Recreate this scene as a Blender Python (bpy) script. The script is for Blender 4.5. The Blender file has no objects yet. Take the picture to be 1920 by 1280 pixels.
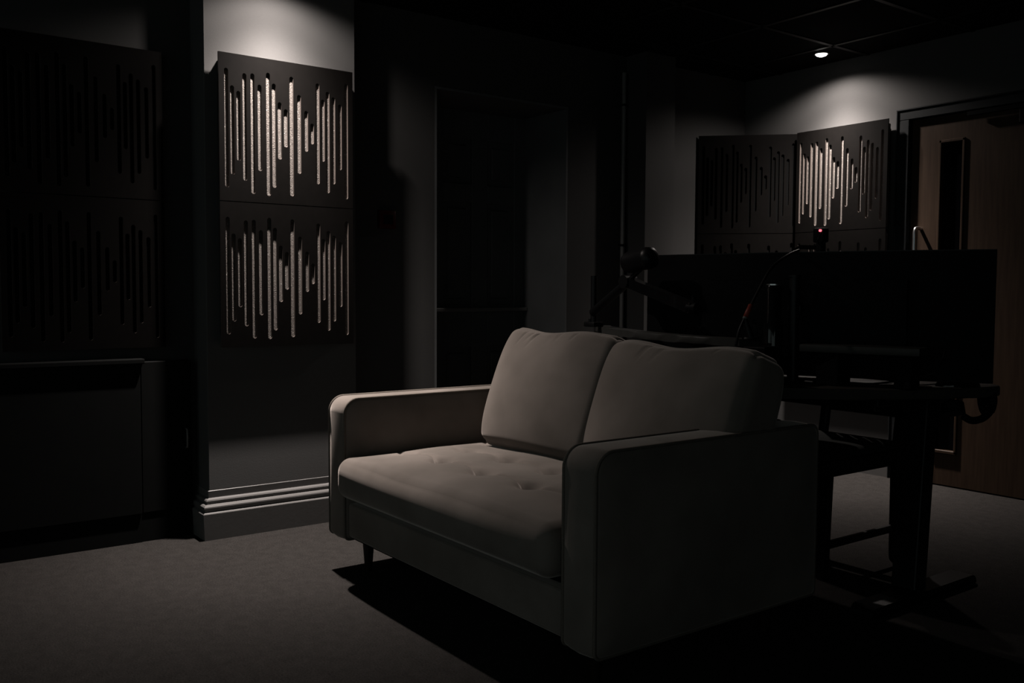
import bpy, bmesh, math, random
from mathutils import Vector, Matrix
random.seed(7)
scene = bpy.context.scene
C = scene.collection

# ------------------------------------------------------------------ camera
CAM_H, YAW, PITCH, ROLL, FPX = 1.032, .9344, .0532, .0050, 1736.2
cam_data = bpy.data.cameras.new('camera')
cam_data.sensor_width = 36.0
cam_data.lens = FPX * 36.0 / 1920.0
cam_data.clip_start = .05
cam = bpy.data.objects.new('camera', cam_data)
C.objects.link(cam)
cam.matrix_world = (Matrix.Translation((0, 0, CAM_H)) @ Matrix.Rotation(YAW, 4, 'Z')
                    @ Matrix.Rotation(math.pi / 2 - PITCH, 4, 'X') @ Matrix.Rotation(ROLL, 4, 'Z'))
scene.camera = cam

# ------------------------------------------------------------------ world, exposure
AMBIENT = 0.23
world = bpy.data.worlds.new('world'); scene.world = world
world.use_nodes = True
bg = world.node_tree.nodes['Background']
bg.inputs['Color'].default_value = (.84, 1.0, .97, 1)
bg.inputs['Strength'].default_value = AMBIENT
vs = scene.view_settings
vs.view_transform = 'Standard'; vs.look = 'None'; vs.exposure = 0.0; vs.gamma = 1.0
vs.use_curve_mapping = False

# ------------------------------------------------------------------ lamp settings (lights are made by the downlight builder)
LAMP_COLOR = (1.0, .90, .835)
LAMP_POWER_PIER, LAMP_POWER_BACK = 900.0, 860.0
BEAM_DEG, SPILL, CUT0, CUT1 = 31.0, .060, 53.0, 76.0      # beam width, spill share, cut-off angles of the recessed lamps

# ================================================================== helpers
TONE = .38
def mat(name, color, rough=.6, metal=0., noise=0., nscale=40., bump=0., bscale=200., spec=.5, sheen=0.,
        coat=0., color2=None, stretch=None, detail=4.):
    if not metal:                       # paints and fabrics scaled darker so less light bounces into the shade
        color = tuple(c * TONE for c in color); color2 = color2 and tuple(c * TONE for c in color2); spec *= .35
    m = bpy.data.materials.new(name); m.use_nodes = True
    nt = m.node_tree; p = nt.nodes['Principled BSDF']
    p.inputs['Base Color'].default_value = (*color, 1)
    p.inputs['Roughness'].default_value = rough
    p.inputs['Metallic'].default_value = metal
    p.inputs['Specular IOR Level'].default_value = spec
    if sheen:
        p.inputs['Sheen Weight'].default_value = sheen
        p.inputs['Sheen Roughness'].default_value = .35
    if coat:
        p.inputs['Coat Weight'].default_value = coat
    tc = nt.nodes.new('ShaderNodeTexCoord')
    vec = tc.outputs['Object']
    if stretch:
        mp = nt.nodes.new('ShaderNodeMapping'); mp.inputs['Scale'].default_value = stretch
        nt.links.new(vec, mp.inputs['Vector']); vec = mp.outputs['Vector']
    if noise or color2:
        n = nt.nodes.new('ShaderNodeTexNoise'); n.inputs['Scale'].default_value = nscale
        n.inputs['Detail'].default_value = detail
        nt.links.new(vec, n.inputs['Vector'])
        r = nt.nodes.new('ShaderNodeValToRGB')
        c2 = color2 or tuple(min(1, c * (1 + noise)) for c in color)
        c1 = color if color2 else tuple(c * (1 - noise) for c in color)
        r.color_ramp.elements[0].position = .32; r.color_ramp.elements[1].position = .68
        r.color_ramp.elements[0].color = (*c1, 1); r.color_ramp.elements[1].color = (*c2, 1)
        nt.links.new(n.outputs['Fac'], r.inputs['Fac'])
        nt.links.new(r.outputs['Color'], p.inputs['Base Color'])
    if bump:
        b = nt.nodes.new('ShaderNodeBump'); b.inputs['Strength'].default_value = bump
        b.inputs['Distance'].default_value = .004
        n2 = nt.nodes.new('ShaderNodeTexNoise'); n2.inputs['Scale'].default_value = bscale
        n2.inputs['Detail'].default_value = 3
        nt.links.new(vec, n2.inputs['Vector'])
        nt.links.new(n2.outputs['Fac'], b.inputs['Height'])
        nt.links.new(b.outputs['Normal'], p.inputs['Normal'])
    return m

M = {}
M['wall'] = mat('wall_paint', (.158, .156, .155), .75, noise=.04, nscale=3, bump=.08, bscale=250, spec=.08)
M['wall_shaded'] = mat('wall_paint_shaded', (.092, .091, .090), .75, noise=.04, nscale=3, bump=.08, bscale=250, spec=.08)  # wall paint copy darkened in place of weaker spill light
M['skirt'] = mat('skirting_gloss_paint', (.25, .242, .238), .36, noise=.03, nscale=5, bump=.03, bscale=60, spec=.9)
M['dark_paint'] = mat('dark_shutter_paint', (.17, .176, .18), .55, noise=.08, nscale=6, bump=.05, bscale=90, spec=.3)
M['ceiling'] = mat('black_ceiling_tile', (.009, .009, .009), .9, noise=.25, nscale=160, bump=.3, bscale=420, spec=.1)
M['tbar'] = mat('ceiling_grid_metal', (.009, .009, .009), .5, noise=.05, nscale=20, spec=.4)
M['board'] = mat('panel_board_laminate', (.0045, .0039, .0036), .6, noise=.10, nscale=30, bump=.03, bscale=300, spec=.06)
M['frame_blue'] = mat('door_frame_paint', (.03, .034, .037), .5, noise=.06, nscale=8, spec=.35)
M['velvet'] = None
M['leg'] = mat('dark_wood_leg', (.018, .012, .009), .4, noise=.3, nscale=30, stretch=(6, 6, 1))
M['wood'] = mat('door_oak_veneer', (.068, .042, .028), .5, nscale=9, color2=(.092, .058, .038), bump=.04, bscale=40,
                stretch=(9, 9, .6), spec=.3)
M['chair'] = mat('chair_black_wood', (.012, .011, .010), .42, noise=.3, nscale=12, stretch=(5, 5, 1))
M['cushion_dark'] = mat('chair_seat_fabric', (.05, .054, .052), .85, noise=.2, nscale=220, bump=.2, bscale=500, spec=.15)
M['black'] = mat('black_plastic', (.010, .010, .011), .55, noise=.15, nscale=60, spec=.12)
M['cut_edge'] = mat('raw_board_edge', (.14, .115, .104), .5, noise=.1, nscale=90, spec=.4)
M['black_gloss'] = mat('black_gloss', (.012, .012, .013), .14, noise=.1, nscale=30, coat=.6)
M['black_metal'] = mat('black_powder_metal', (.012, .012, .013), .4, noise=.15, nscale=150, bump=.05, bscale=600)
M['desktop'] = mat('desk_top_laminate', (.085, .075, .066), .5, nscale=8, color2=(.105, .09, .08), stretch=(1, 8, 8), bump=.03, bscale=60, spec=.3)
M['deskedge'] = mat('desk_edge_band', (.075, .075, .07), .5, noise=.08, nscale=30)
M['steel'] = mat('brushed_steel', (.55, .55, .56), .28, metal=1., noise=.05, nscale=40)
M['glass'] = mat('dark_glass', (.004, .004, .005), .12, noise=.1, nscale=4, spec=.35)
M['red'] = mat('red_plastic', (.09, .007, .006), .4, noise=.05, nscale=20)
M['white'] = mat('white_plastic', (.25, .25, .24), .4, noise=.03, nscale=20)
M['rubber'] = mat('cable_rubber', (.010, .010, .010), .5, noise=.1, nscale=40)
M['red_sleeve'] = mat('red_sleeve', (.42, .07, .05), .5, noise=.1, nscale=40)

def make_velvet():
    m = mat('taupe_velvet', (.24, .207, .183), .8, nscale=4.5, color2=(.36, .31, .278), sheen=.5, bump=.12, bscale=700,
            spec=.12, detail=3)
    m.node_tree.nodes['Principled BSDF'].inputs['Sheen Tint'].default_value = (.9, .8, .74, 1)
    return m
M['velvet'] = make_velvet()
M['piping'] = mat('taupe_piping', (.22, .19, .165), .85, noise=.1, nscale=200, spec=.1)
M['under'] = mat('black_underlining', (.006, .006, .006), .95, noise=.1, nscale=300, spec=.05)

def make_carpet():
    m = bpy.data.materials.new('grey_carpet'); m.use_nodes = True
    nt = m.node_tree; p = nt.nodes['Principled BSDF']
    p.inputs['Roughness'].default_value = .95; p.inputs['Specular IOR Level'].default_value = .05
    tc = nt.nodes.new('ShaderNodeTexCoord')
    n = nt.nodes.new('ShaderNodeTexNoise'); n.inputs['Scale'].default_value = 170; n.inputs['Detail'].default_value = 5
    n.inputs['Roughness'].default_value = .75
    n2 = nt.nodes.new('ShaderNodeTexNoise'); n2.inputs['Scale'].default_value = 25; n2.inputs['Detail'].default_value = 4
    nt.links.new(tc.outputs['Object'], n.inputs['Vector']); nt.links.new(tc.outputs['Object'], n2.inputs['Vector'])
    r = nt.nodes.new('ShaderNodeValToRGB')
    r.color_ramp.elements[0].position = .30; r.color_ramp.elements[0].color = (.0118, .0110, .0105, 1)
    r.color_ramp.elements[1].position = .74; r.color_ramp.elements[1].color = (.0385, .0350, .0330, 1)
    nt.links.new(n.outputs['Fac'], r.inputs['Fac'])
    mx = nt.nodes.new('ShaderNodeMix'); mx.data_type = 'RGBA'; mx.blend_type = 'MULTIPLY'
    mx.inputs['Factor'].default_value = .5
    r2 = nt.nodes.new('ShaderNodeValToRGB')
    r2.color_ramp.elements[0].position = .35; r2.color_ramp.elements[0].color = (.62, .62, .62, 1)
    r2.color_ramp.elements[1].position = .65; r2.color_ramp.elements[1].color = (1, 1, 1, 1)
    nt.links.new(n2.outputs['Fac'], r2.inputs['Fac'])
    nt.links.new(r.outputs['Color'], mx.inputs[6]); nt.links.new(r2.outputs['Color'], mx.inputs[7])
    nt.links.new(mx.outputs[2], p.inputs['Base Color'])
    b = nt.nodes.new('ShaderNodeBump'); b.inputs['Strength'].default_value = .8; b.inputs['Distance'].default_value = .006
    nt.links.new(n.outputs['Fac'], b.inputs['Height']); nt.links.new(b.outputs['Normal'], p.inputs['Normal'])
    return m
M['carpet'] = make_carpet()

def make_felt():
    m = bpy.data.materials.new('speckled_absorber_felt'); m.use_nodes = True
    nt = m.node_tree; p = nt.nodes['Principled BSDF']
    p.inputs['Roughness'].default_value = .85; p.inputs['Specular IOR Level'].default_value = .2
    tc = nt.nodes.new('ShaderNodeTexCoord')
    v = nt.nodes.new('ShaderNodeTexVoronoi'); v.inputs['Scale'].default_value = 330
    nt.links.new(tc.outputs['Object'], v.inputs['Vector'])
    r = nt.nodes.new('ShaderNodeValToRGB')
    e = r.color_ramp.elements
    e[0].position = 0.; e[0].color = (0.0304, 0.0266, 0.0243, 1)
    e[1].position = .9; e[1].color = (0.0798, 0.0703, 0.0646, 1)
    x = e.new(.93); x.color = (0.2090, 0.1976, 0.1900, 1)
    nt.links.new(v.outputs['Color'], r.inputs['Fac'])
    nt.links.new(r.outputs['Color'], p.inputs['Base Color'])
    b = nt.nodes.new('ShaderNodeBump'); b.inputs['Strength'].default_value = .6; b.inputs['Distance'].default_value = .003
    nt.links.new(v.outputs['Distance'], b.inputs['Height']); nt.links.new(b.outputs['Normal'], p.inputs['Normal'])
    return m
M['felt'] = make_felt()

def emis(name, color, strength):
    m = bpy.data.materials.new(name); m.use_nodes = True
    nt = m.node_tree; p = nt.nodes['Principled BSDF']
    p.inputs['Base Color'].default_value = (*color, 1)
    p.inputs['Emission Color'].default_value = (*color, 1)
    p.inputs['Emission Strength'].default_value = strength
    return m
M['lamp'] = emis('lamp_lens_glow', (1., .95, .9), 6.0)
M['led'] = emis('red_led_glow', (1., .12, .16), 2.5)

# ---- bmesh shapes
def box(bm, x0, x1, y0, y1, z0, z1, bev=0., seg=2):
    ret = bmesh.ops.create_cube(bm, size=1.)
    vs_ = ret['verts']
    for v in vs_:
        v.co = Vector((x0 + (v.co.x + .5) * (x1 - x0), y0 + (v.co.y + .5) * (y1 - y0), z0 + (v.co.z + .5) * (z1 - z0)))
    if bev:
        es = {e for v in vs_ for e in v.link_edges}
        bmesh.ops.bevel(bm, geom=list(es), offset=bev, segments=seg, affect='EDGES', profile=.5)

def cyl(bm, p0, p1, r0, r1=None, n=16, caps=True):
    p0, p1 = Vector(p0), Vector(p1); r1 = r0 if r1 is None else r1
    d = p1 - p0; q = Vector((0, 0, 1)).rotation_difference(d.normalized()).to_matrix().to_4x4()
    bmesh.ops.create_cone(bm, cap_ends=caps, segments=n, radius1=r0, radius2=r1, depth=d.length,
                          matrix=Matrix.Translation((p0 + p1) / 2) @ q)

def tube(bm, pts, r, n=8, closed=False):
    pts = [Vector(p) for p in pts]; N = len(pts); rings = []
    rr = r if isinstance(r, (list, tuple)) else [r] * N
    up = None
    for i, p in enumerate(pts):
        a = pts[(i - 1) % N] if (closed or i) else p
        b = pts[(i + 1) % N] if (closed or i < N - 1) else p
        t = (b - a).normalized()
        if up is None:
            up = t.orthogonal().normalized()
        s = t.cross(up).normalized(); up = s.cross(t).normalized()
        rings.append([bm.verts.new(p + rr[i] * (math.cos(k * 2 * math.pi / n) * up + math.sin(k * 2 * math.pi / n) * s)) for k in range(n)])
    for i in range(N if closed else N - 1):
        A, B = rings[i], rings[(i + 1) % N]
        for k in range(n):
            bm.faces.new((A[k], A[(k + 1) % n], B[(k + 1) % n], B[k]))
    if not closed:
        bm.faces.new(rings[0][::-1]); bm.faces.new(rings[-1])

def lathe(bm, prof, center, n=24, axis='Z'):
    cx, cy, cz = center; rings = []
    for r, z in prof:
        rings.append([bm.verts.new((cx + r * math.cos(2 * math.pi * k / n), cy + r * math.sin(2 * math.pi * k / n), cz + z)) for k in range(n)])
    for A, B in zip(rings, rings[1:]):
        for k in range(n):
            bm.faces.new((A[k], A[(k + 1) % n], B[(k + 1) % n], B[k]))
    bm.faces.new(rings[0][::-1]); bm.faces.new(rings[-1])

def prism(bm, pts, z0, z1, bev=0., seg=3):
    vs_ = [bm.verts.new((x, y, z0)) for x, y in pts]
    f = bm.faces.new(vs_)
    r = bmesh.ops.extrude_face_region(bm, geom=[f])
    up = [g for g in r['geom'] if isinstance(g, bmesh.types.BMVert)]
    for v in up:
        v.co.z = z1
    if bev:
        bm.edges.ensure_lookup_table()
        es = [e for e in bm.edges if all(abs(v.co.z - z1) < 1e-6 for v in e.verts) or all(abs(v.co.z - z0) < 1e-6 for v in e.verts)]
        bmesh.ops.bevel(bm, geom=es, offset=bev, segments=seg, affect='EDGES', profile=.5)

def spline(pts, k=8):
    P = [Vector(p) for p in pts]; out = []
    for i in range(len(P) - 1):
        a = P[max(0, i - 1)]; b = P[i]; c = P[i + 1]; d = P[min(len(P) - 1, i + 2)]
        for j in range(k):
            t = j / k
            out.append(.5 * ((2 * b) + (-a + c) * t + (2 * a - 5 * b + 4 * c - d) * t * t + (-a + 3 * b - 3 * c + d) * t ** 3))
    out.append(P[-1]); return out

def obj(name, bm, m, parent=None, smooth=False, loc=None, autos=None):
    bmesh.ops.remove_doubles(bm, verts=bm.verts, dist=1e-6)
    bmesh.ops.recalc_face_normals(bm, faces=bm.faces)
    me = bpy.data.meshes.new(name); bm.to_mesh(me); bm.free()
    me.materials.append(M[m] if isinstance(m, str) else m)
    if smooth:
        me.polygons.foreach_set('use_smooth', [True] * len(me.polygons))
        if autos is not None:
            me.set_sharp_from_angle(angle=math.radians(autos))
    o = bpy.data.objects.new(name, me); C.objects.link(o)
    if loc:
        o.location = loc
    if parent:
        o.parent = parent
        # geometry is given in world coordinates: undo the parent's placement
        o.matrix_parent_inverse = parent_mw(parent).inverted()
    return o

def parent_mw(o):
    m = Matrix.LocRotScale(o.location, o.rotation_euler, None)
    if o.parent:
        return parent_mw(o.parent) @ o.matrix_parent_inverse @ m
    return m

def tag(o, label=None, cat=None, group=None, kind=None):
    if label: o['label'] = label
    if cat: o['category'] = cat
    if group: o['group'] = group
    if kind: o['kind'] = kind
    return o

def thing(name, label, cat, loc=(0, 0, 0), group=None):
    o = bpy.data.objects.new(name, None); C.objects.link(o)
    o.empty_display_size = .1; o.location = loc
    return tag(o, label, cat, group)

def struct(name, bm, m, label=None, **k):
    return tag(obj(name, bm, m, **k), label, None, None, 'structure')

def part(name, m, parent, fn, smooth=False, autos=None, **k):
    bm = bmesh.new(); fn(bm); return obj(name, bm, m, parent, smooth, autos=autos)

# ================================================================== the room
XW, XP, YB, ZC = -3.97, -3.807, 4.794, 2.385          # wall, pier face, back wall, ceiling
XR, YF = 1.6, -1.9                                    # far sides behind the camera
RY0, RY1, RZ, RX = 2.45, 3.31, 2.05, -4.354           # shuttered recess

bm = bmesh.new(); box(bm, -4.7, XR, YF, YB + .3, -.12, 0)
tag(struct('floor', bm, 'carpet', 'grey flecked loop carpet floor'), cat=None)

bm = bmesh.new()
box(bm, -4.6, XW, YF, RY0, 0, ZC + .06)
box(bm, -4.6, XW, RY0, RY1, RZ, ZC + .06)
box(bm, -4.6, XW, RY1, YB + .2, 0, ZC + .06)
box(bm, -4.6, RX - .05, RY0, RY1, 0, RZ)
struct('wall_left', bm, 'wall_shaded', 'grey painted wall, toned down for shade, with a deep recess')
bm = bmesh.new()
DX0, DX1, DZ = -2.84, -1.93, 1.995                      # door opening in the back wall
box(bm, XW, DX0, YB, YB + .2, 0, ZC + .06)
box(bm, DX0, DX1, YB, YB + .2, DZ, ZC + .06)
box(bm, DX1, XR, YB, YB + .2, 0, ZC + .06)
box(bm, DX0 - .1, DX1 + .1, YB + .2, YB + .24, 0, ZC)
struct('wall_back', bm, 'wall', 'pale grey painted back wall around the wooden door')
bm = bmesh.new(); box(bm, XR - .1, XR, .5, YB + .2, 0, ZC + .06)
struct('wall_right_unseen', bm, 'wall_shaded', 'unseen grey right-hand wall added to block ambient light')  # wall out of view, added to block ambient light from the right

bm = bmesh.new(); box(bm, XW - .01, XP, 1.2515, 1.93, 0, ZC + .05, .003, 1)
struct('wall_pier_left', bm, 'wall', 'pale grey wall pier carrying two slotted panels, brightly lit at its top')
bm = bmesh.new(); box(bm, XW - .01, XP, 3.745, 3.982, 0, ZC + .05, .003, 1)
struct('wall_pier_right', bm, 'wall_shaded', 'narrow grey wall pier, toned down for shade, behind the monitor')

# pier skirting: moulded profile swept round the three sides of the pier
def skirting(name, path, prof, label):
    """path: list of (x,y) corner points with outward normals mitred; prof: (offset, z)"""
    bm = bmesh.new(); n = len(path); P = [Vector(p) for p in path]; rings = []
    for i, p in enumerate(P):
        ds = []
        if i: ds.append((p - P[i - 1]).normalized())
        if i < n - 1: ds.append((P[i + 1] - p).normalized())
        ns = [Vector((d.y, -d.x)) for d in ds]
        if len(ns) == 2:
            m_ = (ns[0] + ns[1]).normalized(); m_ = m_ / max(.2, m_.dot(ns[0]))
        else:
            m_ = ns[0]
        rings.append([bm.verts.new((p.x + m_.x * o_, p.y + m_.y * o_, z)) for o_, z in prof])
    for A, B in zip(rings, rings[1:]):
        for k in range(len(prof) - 1):
            bm.faces.new((A[k], A[k + 1], B[k + 1], B[k]))
    bm.faces.new(rings[0]); bm.faces.new(rings[-1][::-1])
    return struct(name, bm, 'skirt', label)

PROF = [(.0, .2025), (.0025, .2005), (.0003, .172), (.012, .1665), (.0145, .161), (.0135, .156), (.0095, .149), (.023, .1445), (.0275, .139), (.028, .134),
        (.025, .127), (.0215, .119), (.031, .1135), (.033, .110), (.027, 0), (.0, 0)]
skirting('baseboard_pier', [(XW, 1.2515), (XP, 1.2515), (XP, 1.93), (XW, 1.93)], PROF,
         'moulded pale skirting board around the lit wall pier')
skirting('baseboard_pier_right', [(XW, 3.745), (XP, 3.745), (XP, 3.982), (XW, 3.982)], PROF, 'moulded skirting around the narrow pier')
skirting('baseboard_left', [(XW, YF), (XW, -.36)], PROF, 'moulded skirting left of the low cupboard')
skirting('baseboard_left_middle', [(XW, 1.93), (XW, RY0)], PROF, 'moulded skirting between pier and recess')
skirting('baseboard_left_far', [(XW, 3.982), (XW, YB)], PROF, 'moulded skirting beside the corner panel')
skirting('baseboard_back', [(XW, YB), (DX0 - .06, YB)], [(.0, .115), (.012, .112), (.015, .10), (.015, 0), (0, 0)], 'low plain skirting along the back wall')
skirting('baseboard_back_right', [(DX1 + .06, YB), (XR, YB)], [(.0, .115), (.012, .112), (.015, .10), (.015, 0), (0, 0)], 'low plain skirting right of the door')

# ceiling: dark suspended tiles in a T-bar grid (grid lines cross near the far downlight)
ceil = struct('ceiling', (lambda b: (box(b, -4.7, XR, YF, YB + .3, ZC + .03, ZC + .08), b)[1])(bmesh.new()), 'ceiling',
              'dark suspended ceiling of square tiles')
GX, GY, T = -3.098, 4.462, .6
tile_me = None
xs = [GX + i * T for i in range(-2, 8)]; ys = [GY + i * T for i in range(-10, 1)]
bm = bmesh.new(); g = .012; box(bm, g, T - g, g, T - g, .0, .012, .003, 1)
me = bpy.data.meshes.new('ceiling_tile'); bm.to_mesh(me); bm.free(); me.materials.append(M['ceiling'])
for x in xs:
    for y in ys:
        if x < -4.0 or y < YF:
            if not (x < -4.0 and y >= YF): continue
        o = bpy.data.objects.new('ceiling_tile', me); C.objects.link(o)
        o.parent = ceil; o.location = (x, y, ZC + .004)
for x in xs[1:]:
    part('grid_bar', 'tbar', ceil, lambda b: box(b, x - .012, x + .012, YF, YB, ZC - .001, ZC + .03))
for y in ys:
    part('grid_bar', 'tbar', ceil, lambda b: box(b, -4.0, XR, y - .012, y + .012, ZC - .001, ZC + .03))

# shuttered recess: frame, recessed panels, sill
w = struct('window_1', (lambda b: (box(b, RX - .05, RX - .022, RY0, RY1, 0, RZ), b)[1])(bmesh.new()), 'dark_paint',
           'dark panelled shutters closed in a deep wall recess above a narrow sill')
yl = [2.475, 2.745, 2.933, 3.041, 3.229, RY1]
yl[0] = RY0
for (a, b_) in ((yl[0], yl[1]), (yl[2], yl[3]), (yl[4], yl[5])):
    part('stile', 'dark_paint', w, lambda b: box(b, RX - .022, RX, a, b_, 0, RZ, .004, 1))
zr = [(0, .14), (.721, .963), (1.533, 1.637), (1.885, RZ)]
for (a, b_) in ((yl[1], yl[2]), (yl[3], yl[4])):
    for (z0, z1) in zr:
        part('rail', 'dark_paint', w, lambda b: box(b, RX - .022, RX, a, b_, z0, z1, .004, 1))
    for (z0, z1) in ((.14, .721), (.963, 1.533), (1.637, 1.885)):
        def fn(b):
            box(b, RX - .03, RX - .016, a, b_, z0, z1)
            box(b, RX - .02, RX - .008, a + .03, b_ - .03, z0 + .03, z1 - .03, .009, 1)
        part('panel', 'dark_paint', w, fn)
part('reveal_lining', 'dark_paint', w, lambda b: box(b, RX - .022, XW + .001, RY1 - .012, RY1 - .0005, 0, RZ))
part('reveal_lining', 'dark_paint', w, lambda b: box(b, RX - .022, XW + .001, RY0 + .0005, RY0 + .012, 0, RZ))
part('head_lining', 'dark_paint', w, lambda b: box(b, RX - .022, XW + .001, RY0 + .012, RY1 - .012, RZ - .012, RZ - .0005))
part('sill', 'skirt', w, lambda b: box(b, RX - .01, RX + .045, RY0 + .013, RY1 - .013, .922, .944, .005, 2))

# door in the back wall
d = struct('door_1', (lambda b: (box(b, DX0 + .02, -2.659, YB + .012, YB + .056, .008, DZ - .015),
                                  box(b, -2.528, DX1 - .02, YB + .012, YB + .056, .008, DZ - .015),
                                  box(b, -2.659, -2.528, YB + .012, YB + .056, .008, .185),
                                  box(b, -2.659, -2.528, YB + .012, YB + .056, 1.847, DZ - .015), b)[-1])(bmesh.new()), 'wood',
           'oak veneer door with a tall narrow glazed strip and a steel pull handle')
part('glass_strip', 'glass', d, lambda b: box(b, -2.665, -2.522, YB + .034, YB + .040, .18, 1.852))
for nm, a in (('glazing_bead', (-2.664, -2.650, .18, 1.852)), ('glazing_bead', (-2.537, -2.523, .18, 1.852)),
              ('glazing_bead', (-2.664, -2.523, .178, .196)), ('glazing_bead', (-2.664, -2.523, 1.836, 1.852))):
    part(nm, 'wood', d, lambda b: box(b, a[0], a[1], YB + .002, YB + .034, a[2], a[3], .003, 1))
pull = spline([(-2.757, YB + .012, 1.385), (-2.757, YB - .03, 1.39), (-2.757, YB - .05, 1.372), (-2.757, YB - .052, 1.3), (-2.757, YB - .052, 1.05), (-2.757, YB - .05, .985), (-2.757, YB - .03, .967), (-2.757, YB + .012, .972)], 6)
part('pull_handle', 'steel', d, lambda b: tube(b, pull, .0095, 12), True)
part('door_closer', 'black', d, lambda b: (box(b, -2.23, -1.98, YB - .05, YB + .012, 1.875, 1.945, .006, 2), box(b, -2.5, -2.2, YB - .03, YB - .014, 1.955, 1.975)), False)
bm = bmesh.new()
for x0, x1, z1 in ((DX0 - .055, DX0 + .014, 2.03), (DX1 - .014, DX1 + .055, 2.03)):
    box(bm, x0, x1, YB - .018, YB + .09, 0, DZ - .012, .003, 1)
box(bm, DX0 - .055, DX1 + .055, YB - .018, YB + .09, DZ - .012, 2.035, .003, 1)
struct('trim_1', bm, 'frame_blue', 'dark painted door frame')
bm = bmesh.new()
box(bm, DX0 - .058, DX0 - .050, YB - .026, YB, 0, 2.04, .002, 1); box(bm, DX1 + .05, DX1 + .058, YB - .026, YB, 0, 2.04, .002, 1)
box(bm, DX0 - .058, DX1 + .058, YB - .026, YB, 2.034, 2.042, .002, 1)
struct('trim_2', bm, 'frame_blue', 'thin raised edge strip around the door frame')

# ================================================================== downlights
def downlight(x, y, label, power):
    t = thing('ceiling_downlight', label, 'ceiling light', (x, y, ZC), 'recessed ceiling downlights')
    part('trim_ring', 'black_metal', t, lambda b: lathe(b, [(.036, .02), (.034, -.001), (.036, -.005), (.044, -.005), (.047, 0), (.047, .004)], (x, y, ZC), 32), True, 40)
    part('lens', 'lamp', t, lambda b: lathe(b, [(.033, .004), (.032, -.005), (.027, -.011), (.016, -.0155), (.003, -.0165)], (x, y, ZC), 24), True)
    L = bpy.data.lights.new('downlight_beam', 'SPOT'); L.energy = power; L.color = LAMP_COLOR
    L.spot_size = math.radians(170); L.spot_blend = .25; L.shadow_soft_size = .022
    L.use_nodes = True
    nt = L.node_tree; em = nt.nodes['Emission']
    tc = nt.nodes.new('ShaderNodeTexCoord'); sx = nt.nodes.new('ShaderNodeSeparateXYZ')
    nt.links.new(tc.outputs['Normal'], sx.inputs[0])
    def mth(op, x, y=None):
        n = nt.nodes.new('ShaderNodeMath'); n.operation = op
        for i, q in enumerate((x, y)):
            if q is None: continue
            if isinstance(q, (int, float)): n.inputs[i].default_value = q
            else: nt.links.new(q, n.inputs[i])
        return n.outputs[0]
    th = mth('ARCCOSINE', mth('MINIMUM', mth('ABSOLUTE', sx.outputs['Z']), .99999))
    k = mth('DIVIDE', th, math.radians(BEAM_DEG))
    beam = mth('EXPONENT', mth('MULTIPLY', mth('POWER', k, 3.0), -1.0))
    mr = nt.nodes.new('ShaderNodeMapRange'); mr.interpolation_type = 'SMOOTHSTEP'
    mr.inputs['From Min'].default_value = math.radians(CUT0); mr.inputs['From Max'].default_value = math.radians(CUT1)
    mr.inputs['To Min'].default_value = 1.; mr.inputs['To Max'].default_value = 0.
    nt.links.new(th, mr.inputs['Value'])
    tot = mth('MULTIPLY', mth('ADD', beam, SPILL), mr.outputs['Result'])
    nt.links.new(mth('MULTIPLY', tot, .72), em.inputs['Strength'])
    lo = bpy.data.objects.new('downlight_beam', L); C.objects.link(lo); lo.parent = t; lo.location = (0, 0, -.020)
    return t
downlight(-3.236, 4.554, 'lit recessed downlight in front of the back wall', LAMP_POWER_BACK)
downlight(-3.575, 1.53, 'recessed downlight above the lit wall pier, just over the picture edge', LAMP_POWER_PIER)

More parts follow.
